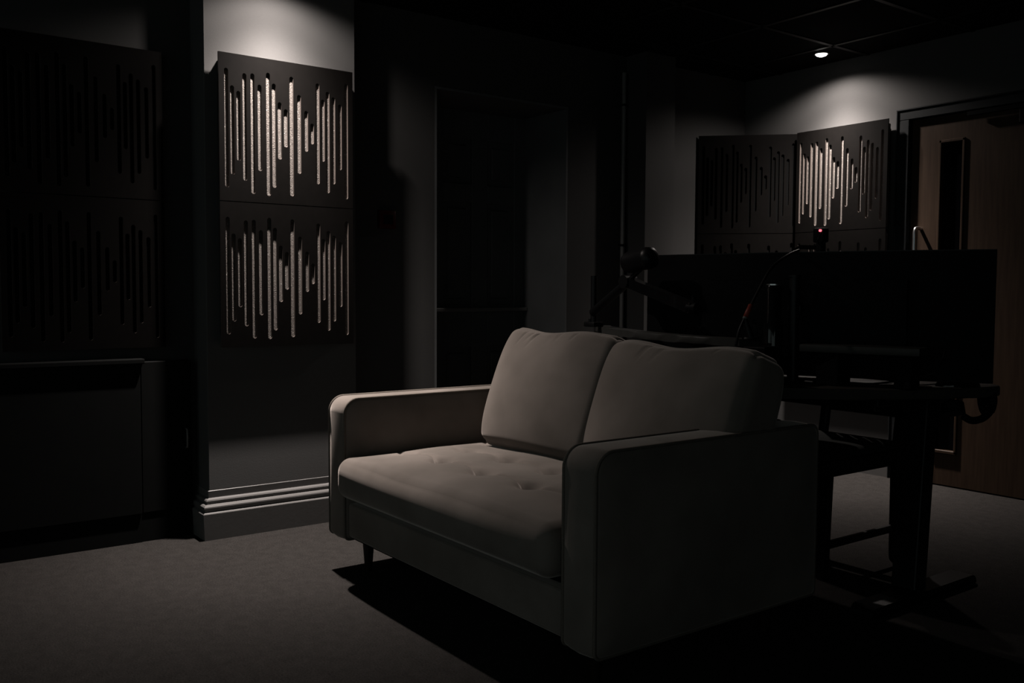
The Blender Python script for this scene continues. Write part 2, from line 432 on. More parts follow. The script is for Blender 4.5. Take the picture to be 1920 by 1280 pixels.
# ================================================================== slotted acoustic panels
SLOTS = [(.031, .062, .543), (.055, .129, .49), (.081, .148, .431), (.107, .073, .511), (.141, .069, .563), (.171, .111, .466), (.208, .057, .567),
         (.233, .098, .531), (.258, .172, .411), (.285, .198, .358), (.311, .059, .562), (.345, .131, .464), (.377, .194, .367), (.404, .245, .333),
         (.430, .071, .502), (.454, .137, .403), (.477, .101, .537), (.504, .121, .497), (.535, .148, .433), (.565, .055, .558)]
def panel_meshes():
    W = H = .597; r = .0086
    bm = bmesh.new()
    cols = [(u - r, u + r, H - zb, H - zt) for u, zt, zb in SLOTS]   # left, right, bottom, top
    def ngon(pts):
        out = []
        for p in pts:
            if not out or (Vector(p) - Vector(out[-1])).length > 1e-7: out.append(p)
        bm.faces.new([bm.verts.new((x, 0, z)) for x, z in out])
    prev = None
    for i in range(len(cols) + 1):
        c = cols[i] if i < len(cols) else None
        xl = prev[1] if prev else 0.; xr = c[0] if c else W
        pts = [(xl, 0), (xr, 0)]
        if c: pts += [(xr, c[2] + r), (xr, c[3] - r)]
        pts += [(xr, H), (xl, H)]
        if prev: pts += [(xl, prev[3] - r), (xl, prev[2] + r)]
        ngon(pts)
        if c:
            xc = (c[0] + c[1]) / 2; n = 6
            arc = [(xc + r * math.cos(math.pi * k / n), c[3] - r + r * math.sin(math.pi * k / n)) for k in range(n + 1)]
            ngon([(c[0], H)] + arc[::-1] + [(c[1], H)])
            arc = [(xc - r * math.cos(math.pi * k / n), c[2] + r - r * math.sin(math.pi * k / n)) for k in range(n + 1)]
            ngon([(c[1], 0)] + arc[::-1] + [(c[0], 0)])
        prev = c
    bmesh.ops.remove_doubles(bm, verts=bm.verts, dist=1e-6)
    ret = bmesh.ops.extrude_face_region(bm, geom=list(bm.faces))
    for v in [g_ for g_ in ret['geom'] if isinstance(g_, bmesh.types.BMVert)]:
        v.co.y = .0095
    bmesh.ops.recalc_face_normals(bm, faces=bm.faces)
    for f in bm.faces:
        f.material_index = 1 if abs(f.normal.y) < .5 else 0
    a = bpy.data.meshes.new('face_board'); bm.to_mesh(a); bm.free(); a.materials.append(M['board']); a.materials.append(M['cut_edge'])
    bm = bmesh.new(); box(bm, .013, W - .013, .0097, .049, .008, H - .02, .003, 1)
    b_ = bpy.data.meshes.new('absorber'); bm.to_mesh(b_); bm.free(); b_.materials.append(M['felt'])
    bm = bmesh.new()
    box(bm, -.01, .01, .0445, .0495, .05, H - .05)
    c_ = bpy.data.meshes.new('wall_batten'); bm.to_mesh(c_); bm.free(); c_.materials.append(M['board'])
    d_ = b_.copy(); d_.materials.clear(); d_.materials.append(M['under'])  # black absorber copy stands in for shade in the hollow behind the slots
    return a, b_, c_, d_
PM = panel_meshes()
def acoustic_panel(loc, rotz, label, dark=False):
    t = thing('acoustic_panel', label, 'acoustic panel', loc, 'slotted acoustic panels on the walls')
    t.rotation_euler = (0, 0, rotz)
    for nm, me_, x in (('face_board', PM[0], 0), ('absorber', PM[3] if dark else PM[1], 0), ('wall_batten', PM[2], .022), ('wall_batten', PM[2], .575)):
        o = bpy.data.objects.new(nm, me_); C.objects.link(o); o.parent = t; o.location.x = x
    return t
# local x = along the wall as seen from the front, local +y = into the wall
PL, PB = 1.3965, .7987
ZT = 1.9972 - .597
for k, (z, a) in enumerate(((ZT, 'upper'), (ZT - .601, 'lower'))):
    acoustic_panel((-3.757, 1.2957, z), math.pi / 2, '%s dark slotted acoustic panel on the brightly lit wall pier' % a)
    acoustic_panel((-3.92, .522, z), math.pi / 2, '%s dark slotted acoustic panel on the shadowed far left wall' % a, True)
    acoustic_panel((-3.5162, 4.7264, z), 0, '%s slotted acoustic panel on the back wall next to the door%s' % (a, '' if k else ', lit from above'))
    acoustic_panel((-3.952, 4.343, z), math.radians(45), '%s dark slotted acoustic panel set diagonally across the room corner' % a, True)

# ================================================================== sofa
SX0, SX1, SYF, SYB, AW, AZ0, AZ1 = -3.150, -1.658, 1.484, 2.363, .134, .131, .644
sofa = thing('loveseat_sofa', 'taupe velvet two-seat sofa with track arms in the middle of the room', 'sofa', ((SX0 + SX1) / 2, (SYF + SYB) / 2, 0))

def rr_profile(y0, y1, z0, z1, rads, n=8):
    """rounded rectangle in (y,z): radii for front-bottom, back-bottom, back-top, front-top"""
    fb, bb, bt, ft = rads; P = []
    for (cy, cz, r, a0) in ((y0 + fb, z0 + fb, fb, 180), (y1 - bb, z0 + bb, bb, 270), (y1 - bt, z1 - bt, bt, 0), (y0 + ft, z1 - ft, ft, 90)):
        for k in range(n + 1):
            a = math.radians(a0 + 90 * k / n); P.append((cy + r * math.cos(a), cz + r * math.sin(a)))
    return P
def arm(x0, x1):
    prof = rr_profile(SYF, SYB, AZ0, AZ1, (.020, .015, .03, .055))
    bm = bmesh.new(); rings = []
    cy, cz = (SYF + SYB) / 2, (AZ0 + AZ1) / 2
    secs = [(x0, .010), (x0 + .004, .003), (x0 + .012, .0), (x0 + .03, -.002), ((x0 + x1) / 2, -.004), (x1 - .03, -.002), (x1 - .012, 0), (x1 - .004, .003), (x1, .010)]
    for x, ins in secs:
        ring = []
        for y, z in prof:
            sy = 1 - ins / ((SYB - SYF) / 2); sz = 1 - ins / ((AZ1 - AZ0) / 2)
            ring.append(bm.verts.new((x, cy + (y - cy) * sy, cz + (z - cz) * sz)))
        rings.append(ring)
    n = len(prof)
    for A, B in zip(rings, rings[1:]):
        for k in range(n):
            bm.faces.new((A[k], A[(k + 1) % n], B[(k + 1) % n], B[k]))
    # slightly padded side faces
    for ring, sgn in ((rings[0], -1), (rings[-1], 1)):
        inner = [bm.verts.new((v.co.x + sgn * .006, cy + (v.co.y - cy) * .82, cz + (v.co.z - cz) * .74)) for v in ring]
        for k in range(n):
            q = (ring[k], ring[(k + 1) % n], inner[(k + 1) % n], inner[k])
            bm.faces.new(q)
        bm.faces.new(inner)
    a = obj('armrest', bm, 'velvet', sofa, True, autos=50)
    for x in (x0 + .006, x1 - .006):
        pts = [(x, cy + (y - cy) * .9985, cz + (z - cz) * .9975) for y, z in prof]
        part('piping', 'piping', a, lambda b: tube(b, pts, .0048, 8, True), True)
arm(SX0, SX0 + AW); arm(SX1 - AW, SX1)
IX0, IX1 = SX0 + AW, SX1 - AW
# base rail under the seat, and the back frame
def base_fn(b):
    box(b, IX0 + .001, IX1 - .001, SYF + .012, SYB - .02, AZ0 + .012, .268, .010, 3)
part('seat_base', 'velvet', sofa, base_fn)
part('dust_cover', 'under', sofa, lambda b: box(b, SX0 + .02, SX1 - .02, SYF + .03, SYB - .03, AZ0 + .002, AZ0 + .014))
part('gap_light_block', 'under', sofa, lambda b: box(b, IX0 + .002, IX1 - .002, SYF + .05, SYB - .14, .262, .305))  # black filler added to stop light leaking through the cushion gap
part('back_frame', 'velvet', sofa, lambda b: box(b, IX0 + .001, IX1 - .001, SYB - .13, SYB, AZ0 + .01, AZ1 - .004, .02, 3), True, 50)

def grid_solid(bm, fx, nu, nv, nw):
    """closed box grid mapped by fx(u,v,w) with u,v,w in [-1,1]"""
    cache = {}
    def V(i, j, k):
        key = (i, j, k)
        if key not in cache:
            cache[key] = bm.verts.new(fx(2 * i / nu - 1, 2 * j / nv - 1, 2 * k / nw - 1))
        return cache[key]
    for i in range(nu):
        for j in range(nv):
            bm.faces.new((V(i, j, 0), V(i, j + 1, 0), V(i + 1, j + 1, 0), V(i + 1, j, 0)))
            bm.faces.new((V(i, j, nw), V(i + 1, j, nw), V(i + 1, j + 1, nw), V(i, j + 1, nw)))
    for i in range(nu):
        for k in range(nw):
            bm.faces.new((V(i, 0, k), V(i + 1, 0, k), V(i + 1, 0, k + 1), V(i, 0, k + 1)))
            bm.faces.new((V(i, nv, k), V(i, nv, k + 1), V(i + 1, nv, k + 1), V(i + 1, nv, k)))
    for j in range(nv):
        for k in range(nw):
            bm.faces.new((V(0, j, k), V(0, j, k + 1), V(0, j + 1, k + 1), V(0, j + 1, k)))
            bm.faces.new((V(nu, j, k), V(nu, j + 1, k), V(nu, j + 1, k + 1), V(nu, j, k + 1)))

def round_box(p, half, r):
    """round a point on a box of half sizes by radius r"""
    q = Vector([max(-h + r, min(h - r, c)) for c, h in zip(p, half)])
    dv = p - q
    if dv.length > 1e-9:
        # project cube-corner offsets onto the sphere
        m_ = max(abs(dv.x), abs(dv.y), abs(dv.z))
        dv = dv.normalized() * m_
    return q + dv
def ease(u, e=.72):   # crowd samples toward the edges so roundings get points
    return math.copysign(abs(u) ** e, u)

# seat cushion with stitched tufts
CX0, CX1, CY0, CY1, CZ0, CZ1 = IX0 + .012, IX1 - .004, 1.436, 2.248, .296, .440
TUFT = []
for r_, yy in enumerate((1.66, 1.85, 2.04)):
    for c_ in range(5):
        TUFT.append((IX0 + (c_ + (.5 if r_ % 2 == 0 else .98)) * (IX1 - IX0) / 5.0, yy))
TUFT = [t for t in TUFT if IX0 + .1 < t[0] < IX1 - .1]
def seat_fx(u, v, w_):
    half = Vector(((CX1 - CX0) / 2, (CY1 - CY0) / 2, (CZ1 - CZ0) / 2))
    p = Vector((ease(u) * half.x, ease(v) * half.y, ease(w_, .8) * half.z))
    p = round_box(p, half, .045)
    x = p.x + (CX0 + CX1) / 2; y = p.y + (CY0 + CY1) / 2; z = p.z + (CZ0 + CZ1) / 2
    uu, vv = p.x / half.x, p.y / half.y
    if w_ > .2:
        k = (w_ - .2) / .8; ed = k * max(0, 1 - uu ** 6) * max(0, 1 - vv ** 6)
        z += k * .026 * (1 - uu ** 4) * (1 - vv ** 4) * .9
        for tx, ty in TUFT:
            dx, dy = x - tx, y - ty; rr = math.hypot(dx, dy)
            z -= ed * .036 * math.exp(-(rr / .034) ** 2)
            z -= ed * .022 * math.exp(-(dx / .095) ** 2 - ((dy - .25 * abs(dx)) / .010) ** 2)
        z += k * .004 * math.sin(9 * x + 4 * y) * math.sin(11 * y - 3 * x)
    if v < -.5:
        y -= .012 * (1 - w_ * w_) * (1 - uu ** 4)
    return (x, y, z)
part('seat_cushion', 'velvet', sofa, lambda b: grid_solid(b, seat_fx, 190, 130, 12), True)

# back cushions
def back_cushion(cx, wd, ht, th, y0, z0, lean, rotz, seed, bulge=.05):
    rnd = random.Random(seed)
    cre = [(rnd.uniform(-.55, .6), rnd.uniform(.06, .22), rnd.uniform(.15, .3)) for _ in range(7)]
    half = Vector((wd / 2, th / 2, ht / 2))
    R = Matrix.Rotation(rotz, 3, 'Z') @ Matrix.Rotation(-lean, 3, 'X')
    def fx(u, v, w_):
        p = Vector((ease(u) * half.x, ease(v, .85) * half.y, ease(w_) * half.z))
        uu, ww = p.x / half.x, p.z / half.z
        p = round_box(p, half, .040)
        k = v  # -1 front, 1 back
        p.y += math.copysign(1, v) * abs(v) * bulge * (1 - abs(uu) ** 2.6) * (1 - abs(ww) ** 2.6) * (1 if v < 0 else .35)
        # pinched corners, sagging top edge
        cor = (abs(uu) ** 5) * (abs(ww) ** 5)
        p.x *= 1 - .035 * cor; p.z *= 1 - .03 * cor
        p.y *= 1 - .35 * cor
        if ww > 0: p.z -= .014 * (1 - uu * uu) * ww ** 3 + .006 * math.sin(5 * uu + seed) * ww ** 4
        p.x += .012 * (1 - ww * ww) * uu
        if v < -.3:
            for c0, ln, sl in cre:
                dz = 1 - ww
                p.y += .010 * math.exp(-((uu - c0 + sl * dz) / .020) ** 2) * max(0, 1 - dz / (2 * ln)) * min(1, max(0, dz - .06) / .06)
        q = R @ p
        return (cx + q.x, y0 + q.y, z0 + q.z)
    return part('back_cushion', 'velvet', sofa, lambda b: grid_solid(b, fx, 120, 12, 100), True)
back_cushion(-2.600, .600, .475, .168, 2.128, .660, math.radians(21), math.radians(1), 3)
back_cushion(-2.005, .66, .455, .168, 2.118, .648, math.radians(20), math.radians(-4), 8)

def leg_fn(x, y):
    return lambda b: cyl(b, (x, y, 0), (x + (.012 if x < -2.3 else -.012) * 0, y, AZ0 + .006), .013, .024, 20)
for x in (-3.03, -1.77):
    for y in (1.584, 2.27):
        part('leg', 'leg', sofa, leg_fn(x, y), True, 40)

# ================================================================== desk
DZ0, DZ1 = .684, .72
near = [(-3.32, 2.90), (-3.05, 2.72), (-2.63, 2.52), (-2.3, 2.44), (-2.06, 2.445), (-1.95, 2.515), (-1.80, 2.665), (-1.665, 2.84), (-1.59, 3.01), (-1.55, 3.18)]
end = [(-1.555, 3.24), (-1.60, 3.275), (-1.68, 3.27)]
far = [(-1.9, 3.235), (-2.45, 3.20), (-2.9, 3.27), (-3.2, 3.38), (-3.36, 3.36), (-3.42, 3.20)]
def v3(p): return (p[0], p[1], 0)
outline = [(p.x, p.y) for p in spline([v3(p) for p in near + end + far + [near[0]]], 5)][:-1]
desk = thing('sit_stand_desk', 'dark curved-edge desk on a black T-foot leg behind the sofa', 'desk', (-2.4, 2.9, 0))
part('desktop', 'desktop', desk, lambda b: prism(b, outline, DZ0, DZ1, .008, 3), True, 40)
def leg_unit(xf, yb, xt, yt, y0, y1):
    part('column', 'black_metal', desk, lambda b: column(b, xf, yb, xt, yt), False)
    part('foot', 'black_metal', desk, lambda b: foot(b, xf + .03, y0, y1), True, 40)
def column(b, xf, yb, xt, yt):
    bm2 = bmesh.new(); box(bm2, -.045, .045, -.035, .035, 0, 1, .006, 2)
    for v in bm2.verts:
        t = v.co.z; v.co = Vector((v.co.x + xf + (xt - xf) * t, v.co.y + yb + (yt - yb) * t, .03 + t * (DZ0 - .04)))
    m_ = bpy.data.meshes.new('tmp'); bm2.to_mesh(m_); bm2.free(); b.from_mesh(m_); bpy.data.meshes.remove(m_)
def foot(b, x, y0, y1):
    prof = rr_profile(y0, y1, 0, .035, (.012, .012, .03, .03), 5)
    rings = [[b.verts.new((xx, y, z)) for y, z in prof] for xx in (x - .04, x + .04)]
    n = len(prof)
    for k in range(n): b.faces.new((rings[0][k], rings[0][(k + 1) % n], rings[1][(k + 1) % n], rings[1][k]))
    b.faces.new(rings[0]); b.faces.new(rings[1][::-1])
leg_unit(-1.705, 2.955, -1.755, 3.095, 2.63, 3.28)
leg_unit(-3.05, 2.98, -3.00, 3.0, 2.66, 3.31)
part('cross_beam', 'black_metal', desk, lambda b: box(b, -3.0, -1.77, 2.83, 2.87, DZ0 - .05, DZ0 - .002, .004, 1))
part('side_bracket', 'black_metal', desk, lambda b: box(b, -1.80, -1.74, 2.80, 3.18, DZ0 - .03, DZ0 - .001, .004, 1))
part('side_bracket', 'black_metal', desk, lambda b: box(b, -3.03, -2.97, 2.80, 3.18, DZ0 - .03, DZ0 - .001, .004, 1))

def ribbon(b, pts, depth, z0, z1, nrm):
    pts = [Vector((p[0], p[1])) for p in pts]
    o_ = [(p.x, p.y) for p in pts] + [(p.x + nrm[0] * depth, p.y + nrm[1] * depth) for p in pts[::-1]]
    prism(b, o_, z0, z1, .004, 2)
# slim shelf behind the back cushions
sh = thing('raised_shelf', 'long slim dark raised shelf running behind the sofa back cushions', 'shelf', (-2.5, 2.5, .72))
lw = [(p.x, p.y) for p in spline([(-3.22, 2.86, 0), (-3.05, 2.745, 0), (-2.63, 2.545, 0), (-2.3, 2.458, 0), (-2.035, 2.452, 0)], 6)]
part('board', 'deskedge', sh, lambda b: ribbon(b, lw, .075, .853, .88, (.28, .96)), True, 40)
for (x, y) in ((-3.04, 2.80), (-2.60, 2.585), (-2.10, 2.49)):
    part('support', 'black_metal', sh, lambda b: box(b, x - .025, x + .025, y - .012, y + .02, .72, .8535, .003, 1))
# monitor riser
ri = thing('monitor_riser', 'dark low shelf standing on the desk in front of the wide monitor', 'shelf', (-1.75, 2.85, .72))
rw = [(-1.975, 2.692), (-1.80, 2.735), (-1.60, 2.80)]
part('board', 'deskedge', ri, lambda b: ribbon(b, rw, .13, .832, .858, (-.30, .95)), True, 40)
part('support_block', 'black', ri, lambda b: box(b, -1.935, -1.85, 2.73, 2.81, .72, .8325, .004, 1))
part('support_block', 'black', ri, lambda b: box(b, -1.70, -1.64, 2.82, 2.88, .72, .8325, .004, 1))
part('back_panel', 'black', ri, lambda b: box(b, -1.855, -1.695, 2.815, 2.83, .745, .8325, .002, 1))
# small box beside the riser
bx_ = thing('audio_box', 'small dark box standing on the desk between slim shelf and riser', 'box', (-2.06, 2.64, .72))
part('casing', 'black', bx_, lambda b: box(b, -2.115, -2.015, 2.56, 2.64, .7202, .850, .006, 2))
for z in (.735, .752):
    part('socket', 'steel', bx_, lambda b: cyl(b, (-2.03, 2.5603, z), (-2.03, 2.556, z), .006, .006, 12))

# monitor (back side towards the camera)
MR, ML = Vector((-1.506, 3.085)), Vector((-2.655, 2.632))
mid = (MR + ML) / 2; dirm = (ML - MR).normalized(); nrm = Vector((dirm.y, -dirm.x))      # towards the user
if nrm.y < 0: nrm = -nrm
mon = thing('ultrawide_monitor', 'very wide black curved monitor with its back to the camera', 'monitor', (mid.x, mid.y, .72))
Lh = (ML - MR).length / 2; SAG = .065
def mpt(s, off, z):
    k = s / Lh
    p = mid + dirm * s + nrm * (SAG * (k * k) - SAG * 0 + off)
    return (p.x, p.y, z)
MSH = -SAG
def shell(b, s0, s1, o0, o1, z0, z1, n=24):
    rings = []
    for i in range(n + 1):
        s = s0 + (s1 - s0) * i / n
        rings.append([b.verts.new(mpt(s, MSH + o, z)) for o, z in ((o0, z0), (o1, z0), (o1, z1), (o0, z1))])
    for A, B in zip(rings, rings[1:]):
        for k in range(4): b.faces.new((A[k], A[(k + 1) % 4], B[(k + 1) % 4], B[k]))
    b.faces.new(rings[0]); b.faces.new(rings[-1][::-1])
ZM0, ZM1 = .738, 1.178
part('back_shell', 'black', mon, lambda b: shell(b, -Lh, Lh, .0, .022, ZM0, ZM1), False)
part('screen', 'black_gloss', mon, lambda b: shell(b, -Lh + .008, Lh - .008, .0222, .025, ZM0 + .012, ZM1 - .008))
part('rear_housing', 'black', mon, lambda b: shell(b, -.36, .36, -.035, .0005, ZM0 + .07, ZM1 - .10))
part('top_edge', 'black_metal', mon, lambda b: shell(b, -Lh, Lh, .001, .021, ZM1 - .0005, ZM1 + .003))
c0 = mid + nrm * (MSH - .07)
part('stand_column', 'black_metal', mon, lambda b: (cyl(b, (c0.x, c0.y, .725), (c0.x, c0.y, 1.09), .020, .018, 20), cyl(b, (c0.x, c0.y, 1.09), (c0.x, c0.y, 1.097), .023, .023, 20)), True, 40)
part('mount_bracket', 'black_metal', mon, lambda b: (cyl(b, (c0.x, c0.y, .98), (c0.x + nrm.x * .05, c0.y + nrm.y * .05, .98), .022, .03, 16)), True, 40)
part('stand_base', 'black_metal', mon, lambda b: box(b, c0.x - .09, c0.x + .09, c0.y - .005, c0.y + .12, .7203, .732, .005, 2))

# webcam on the monitor
wp = mpt(-.10, MSH + .01, ZM1 + .003)
web = thing('webcam', 'small black webcam with a red light on top of the wide monitor', 'webcam', wp)
def at(px, py, D):
    """photo pixel to a point at distance D along the view (depth read off the surface it stands on)"""
    a, b = px - 960, py - 640; c, s = math.cos(ROLL), math.sin(ROLL)
    A, B = c * a + s * b, -s * a + c * b
    r = Vector((math.cos(YAW), math.sin(YAW), 0)); f = Vector((-math.sin(YAW) * math.cos(PITCH), math.cos(YAW) * math.cos(PITCH), -math.sin(PITCH)))
    u = r.cross(f); return Vector((0, 0, CAM_H)) + (f + r * A / FPX - u * B / FPX) * D
wc = at(1538, 441, 3.33); wl = Vector((wc.x, wc.y, wp[2]))
part('body', 'black', web, lambda b: box(b, wc.x - .022, wc.x + .022, wc.y - .015, wc.y + .022, wc.z - .026, wc.z + .026, .006, 2), True, 40)
lp = at(1538, 432, 3.30)
part('indicator_light', 'led', web, lambda b: lathe(b, [(.004, -.004), (.0055, 0), (.004, .004)], lp, 12))
part('cable', 'rubber', web, lambda b: tube(b, spline([at(1540, 436, 3.295), at(1534, 448, 3.29), at(1534, 456, 3.31), at(1545, 462, 3.36)], 5), .003, 6), True)
part('clip', 'black', web, lambda b: (box(b, wl.x - .012, wl.x + .012, wl.y - .01, wl.y + .02, wl.z, wc.z - .025, .003, 1), tube(b, [at(1490, 470, 3.36), at(1500, 463, 3.36), at(1530, 464, 3.35), at(1548, 461, 3.34)], .008, 8)), True, 40)

# flask-like cylinder
fl = at(1470, 634, 3.30); fl.z = .0
fx_, fy_ = -2.085, 2.69
fl_ = thing('dark_flask', 'upright dark cylinder with a pale rim in front of the monitor', 'cylinder', (fx_, fy_, .72))
part('body', 'black_gloss', fl_, lambda b: lathe(b, [(.032, 0), (.034, .01), (.034, .20), (.027, .215), (.027, .335), (.024, .34)], (fx_, fy_, .7203), 24), True, 40)
part('rim', 'steel', fl_, lambda b: lathe(b, [(.0275, .3405), (.0275, .345), (.02, .345), (.02, .341)], (fx_, fy_, .7203), 24), True, 40)

# boom arm with microphone clamped to the left end of the slim shelf
bb = at(1113, 606, 4.12); bb.z = .8802
boom = thing('microphone_boom', 'black boom arm with a rounded microphone left of the wide monitor', 'boom arm', tuple(bb))
part('clamp_base', 'black_metal', boom, lambda b: (box(b, bb.x - .035, bb.x + .035, bb.y - .03, bb.y + .03, bb.z, bb.z + .022, .005, 2), cyl(b, (bb.x - .01, bb.y - .012, bb.z + .02), (bb.x - .01, bb.y - .012, bb.z + .035), .008, .008, 12)), True, 40)
ptop = at(1115, 517, 4.12)
part('post', 'black_metal', boom, lambda b: cyl(b, (bb.x, bb.y, bb.z + .02), (bb.x, bb.y, ptop.z), .014, .014, 16), True, 40)
J = at(1178, 528, 3.66); S0 = at(1113, 585, 4.10)
part('lower_arm', 'black_metal', boom, lambda b: (cyl(b, S0, J, .020, .017, 12)), True, 40)
part('elbow', 'black_metal', boom, lambda b: cyl(b, J - Vector((.0, .03, .0)), J + Vector((.0, .03, 0)), .026, .026, 16), True, 40)
E1 = at(1300, 578, 3.30)
part('upper_arm', 'black_gloss', boom, lambda b: tube(b, [J, E1], .027, 4), False)
part('end_knob', 'black', boom, lambda b: (cyl(b, E1 - Vector((.02, 0, 0)), E1 + Vector((.02, 0, 0)), .022, .022, 16), cyl(b, E1, E1 + Vector((0, 0, .045)), .008, .006, 12)), True, 40)
m0, m1 = at(1172, 494, 3.64), at(1228, 481, 3.53)
def capsule(b, p0, p1, r, n=20):
    d_ = (p1 - p0); L_ = d_.length
    q = Vector((0, 0, 1)).rotation_difference(d_.normalized()).to_matrix()
    prof = [(.01, 0), (r * .8, .004), (r, .02), (r, L_ * .72), (r * 1.04, L_ * .73), (r * 1.04, L_ * .8), (r * .95, L_ * .92), (r * .6, L_ * .99), (.008, L_)]
    rings = [[b.verts.new(p0 + q @ Vector((rr * math.cos(2 * math.pi * k / n), rr * math.sin(2 * math.pi * k / n), z))) for k in range(n)] for rr, z in prof]
    for A, B in zip(rings, rings[1:]):
        for k in range(n): b.faces.new((A[k], A[(k + 1) % n], B[(k + 1) % n], B[k]))
    b.faces.new(rings[0][::-1]); b.faces.new(rings[-1])
mic = part('microphone', 'black_metal', boom, lambda b: capsule(b, m0, m1, .042), True, 60)
part('yoke', 'black_metal', mic, lambda b: tube(b, spline([J, at(1190, 515, 3.62), (m0 * .4 + m1 * .6) - Vector((0, 0, .03))], 5), .010, 8), True)

# cable with a red sleeve rising from a small stand
gs = thing('sleeved_cable', 'thin curved cable with a red sleeve rising in front of the monitor', 'cable', tuple(at(1408, 640, 3.10)))
gp = spline([at(1380, 648, 3.10), at(1386, 620, 3.10), at(1402, 585, 3.12), at(1422, 545, 3.16), at(1447, 502, 3.20), at(1478, 478, 3.26), at(1498, 469, 3.33)], 6)
part('cable', 'rubber', gs, lambda b: tube(b, gp, .005, 8), True)
part('red_sleeve', 'red_sleeve', gs, lambda b: tube(b, [at(1398, 594, 3.115), at(1402, 585, 3.116), at(1408, 572, 3.125)], .0085, 10), True)
part('collar', 'white', gs, lambda b: tube(b, [at(1396.5, 598, 3.113), at(1398, 594.5, 3.114)], .0088, 10), True)
g0 = at(1408, 641, 3.10)
part('stand', 'black_metal', gs, lambda b: (cyl(b, (g0.x, g0.y, .8805), at(1397, 597, 3.113), .012, .008, 12), cyl(b, (g0.x, g0.y, .8805), (g0.x, g0.y, .886), .03, .028, 20), cyl(b, at(1412, 603, 3.11), at(1418, 603, 3.11), .008, .008, 12), tube(b, [at(1413, 605, 3.11), at(1418, 618, 3.105), at(1418, 628, 3.10)], .004, 6)), True, 40)

# mouse, cables, and flat patches standing in for the lit desk top
ms = thing('computer_mouse', 'glossy black rounded mouse at the right end of the desk', 'mouse', (-1.60, 3.10, .72))
mc = Vector((-1.625, 3.09, .7203))
def mouse_fn(b):
    def fx(u, v, w_):
        p = Vector((u, v, w_)); n_ = p / max(abs(u), abs(v), abs(w_), 1e-6) if p.length else p
        q = p.normalized() * (max(abs(u), abs(v), abs(w_)))
        s_ = Vector((q.x * .075, q.y * .04, max(0, q.z) * .034))
        t = math.radians(52); return (mc.x + s_.x * math.cos(t) - s_.y * math.sin(t), mc.y + s_.x * math.sin(t) + s_.y * math.cos(t), mc.z + s_.z)
    grid_solid(b, fx, 16, 12, 8)
part('body', 'black_gloss', ms, mouse_fn, True, 60)
t52 = math.radians(52)
part('scroll_wheel', 'rubber', ms, lambda b: cyl(b, (mc.x + .035 * math.cos(t52) - .004, mc.y + .035 * math.sin(t52), mc.z + .026), (mc.x + .035 * math.cos(t52) + .004, mc.y + .035 * math.sin(t52), mc.z + .026), .009, .009, 14), True, 40)
part('cable', 'rubber', ms, lambda b: tube(b, spline([(mc.x - .07 * math.cos(t52), mc.y - .07 * math.sin(t52), .727), (-1.70, 2.99, .7235), (-1.74, 2.96, .7235), (-1.80, 3.0, .7235)], 6), .0022, 6), True)
cb = thing('desk_cable', 'black cable drooping from the monitor onto the desk', 'cable', (-1.74, 2.9, .72))
part('cord', 'rubber', cb, lambda b: tube(b, spline([at(1772, 655, 3.08), at(1764, 682, 3.04), at(1738, 704, 3.03), (-1.80, 2.90, .726), (-1.87, 2.86, .7235), (-1.95, 2.87, .7235), (-1.97, 2.93, .7235)], 6), .0035, 6), True)
pp = thing('lit_desk_sheet', 'pale flat sheet standing in for the lit desk top under the monitor', 'lit desk patch', (-1.83, 2.93, .72))  # pale colour stands in for light on the desk top
part('sheet', 'white', pp, lambda b: prism(b, [(-1.945, 2.86), (-1.86, 2.835), (-1.80, 2.98), (-1.885, 3.01)], .7203, .7215))
pd = thing('lit_desk_patch', 'brown flat patch standing in for the lit desk top beside the mouse', 'mat', (-1.72, 3.0, .72))
M['lit_desk_brown'] = mat('lit_desk_tone', (.12, .08, .06), .7, noise=.12, nscale=60, spec=.2)  # lighter brown stands in for light on the desk top
part('desk_patch', 'lit_desk_brown', pd, lambda b: prism(b, [(-1.82, 2.86), (-1.74, 2.84), (-1.655, 2.98), (-1.73, 3.06)], .7203, .7222))

# headphones hanging at the right end of the desk
hp = thing('headphones', 'black headphones hanging under the right end of the desk', 'headphones', (-1.60, 3.12, .6))
hpts = spline([at(1858, 732, 3.17), at(1863, 748, 3.16), at(1858, 768, 3.15), at(1842, 784, 3.14), at(1822, 788, 3.13), at(1806, 780, 3.13)], 6)
part('headband', 'black', hp, lambda b: tube(b, hpts, .0125, 10), True)
e0 = at(1787, 766, 3.12)
def cup(b, c_, ax):
    cyl(b, c_ - ax * .018, c_ + ax * .018, .036, .036, 24); cyl(b, c_ + ax * .018, c_ + ax * .026, .036, .024, 24)
part('ear_cup', 'black', hp, lambda b: cup(b, e0, Vector((-.35, .25, 1)).normalized()), True, 40)
part('ear_cup', 'black', hp, lambda b: cup(b, at(1850, 727, 3.22) - Vector((0, 0, .055)), Vector((.9, .2, .2)).normalized()), True, 40)
part('wire', 'rubber', hp, lambda b: tube(b, spline([e0 + Vector((.03, 0, -.01)), at(1806, 782, 3.11), at(1813, 789, 3.12)], 5), .002, 6), True)
part('hook', 'black_metal', desk, lambda b: tube(b, [(-1.60, 3.2, DZ0 + .002), (-1.60, 3.2, DZ0 - .03), (-1.585, 3.185, DZ0 - .045), (-1.565, 3.175, DZ0 - .03)], .004, 8), True)

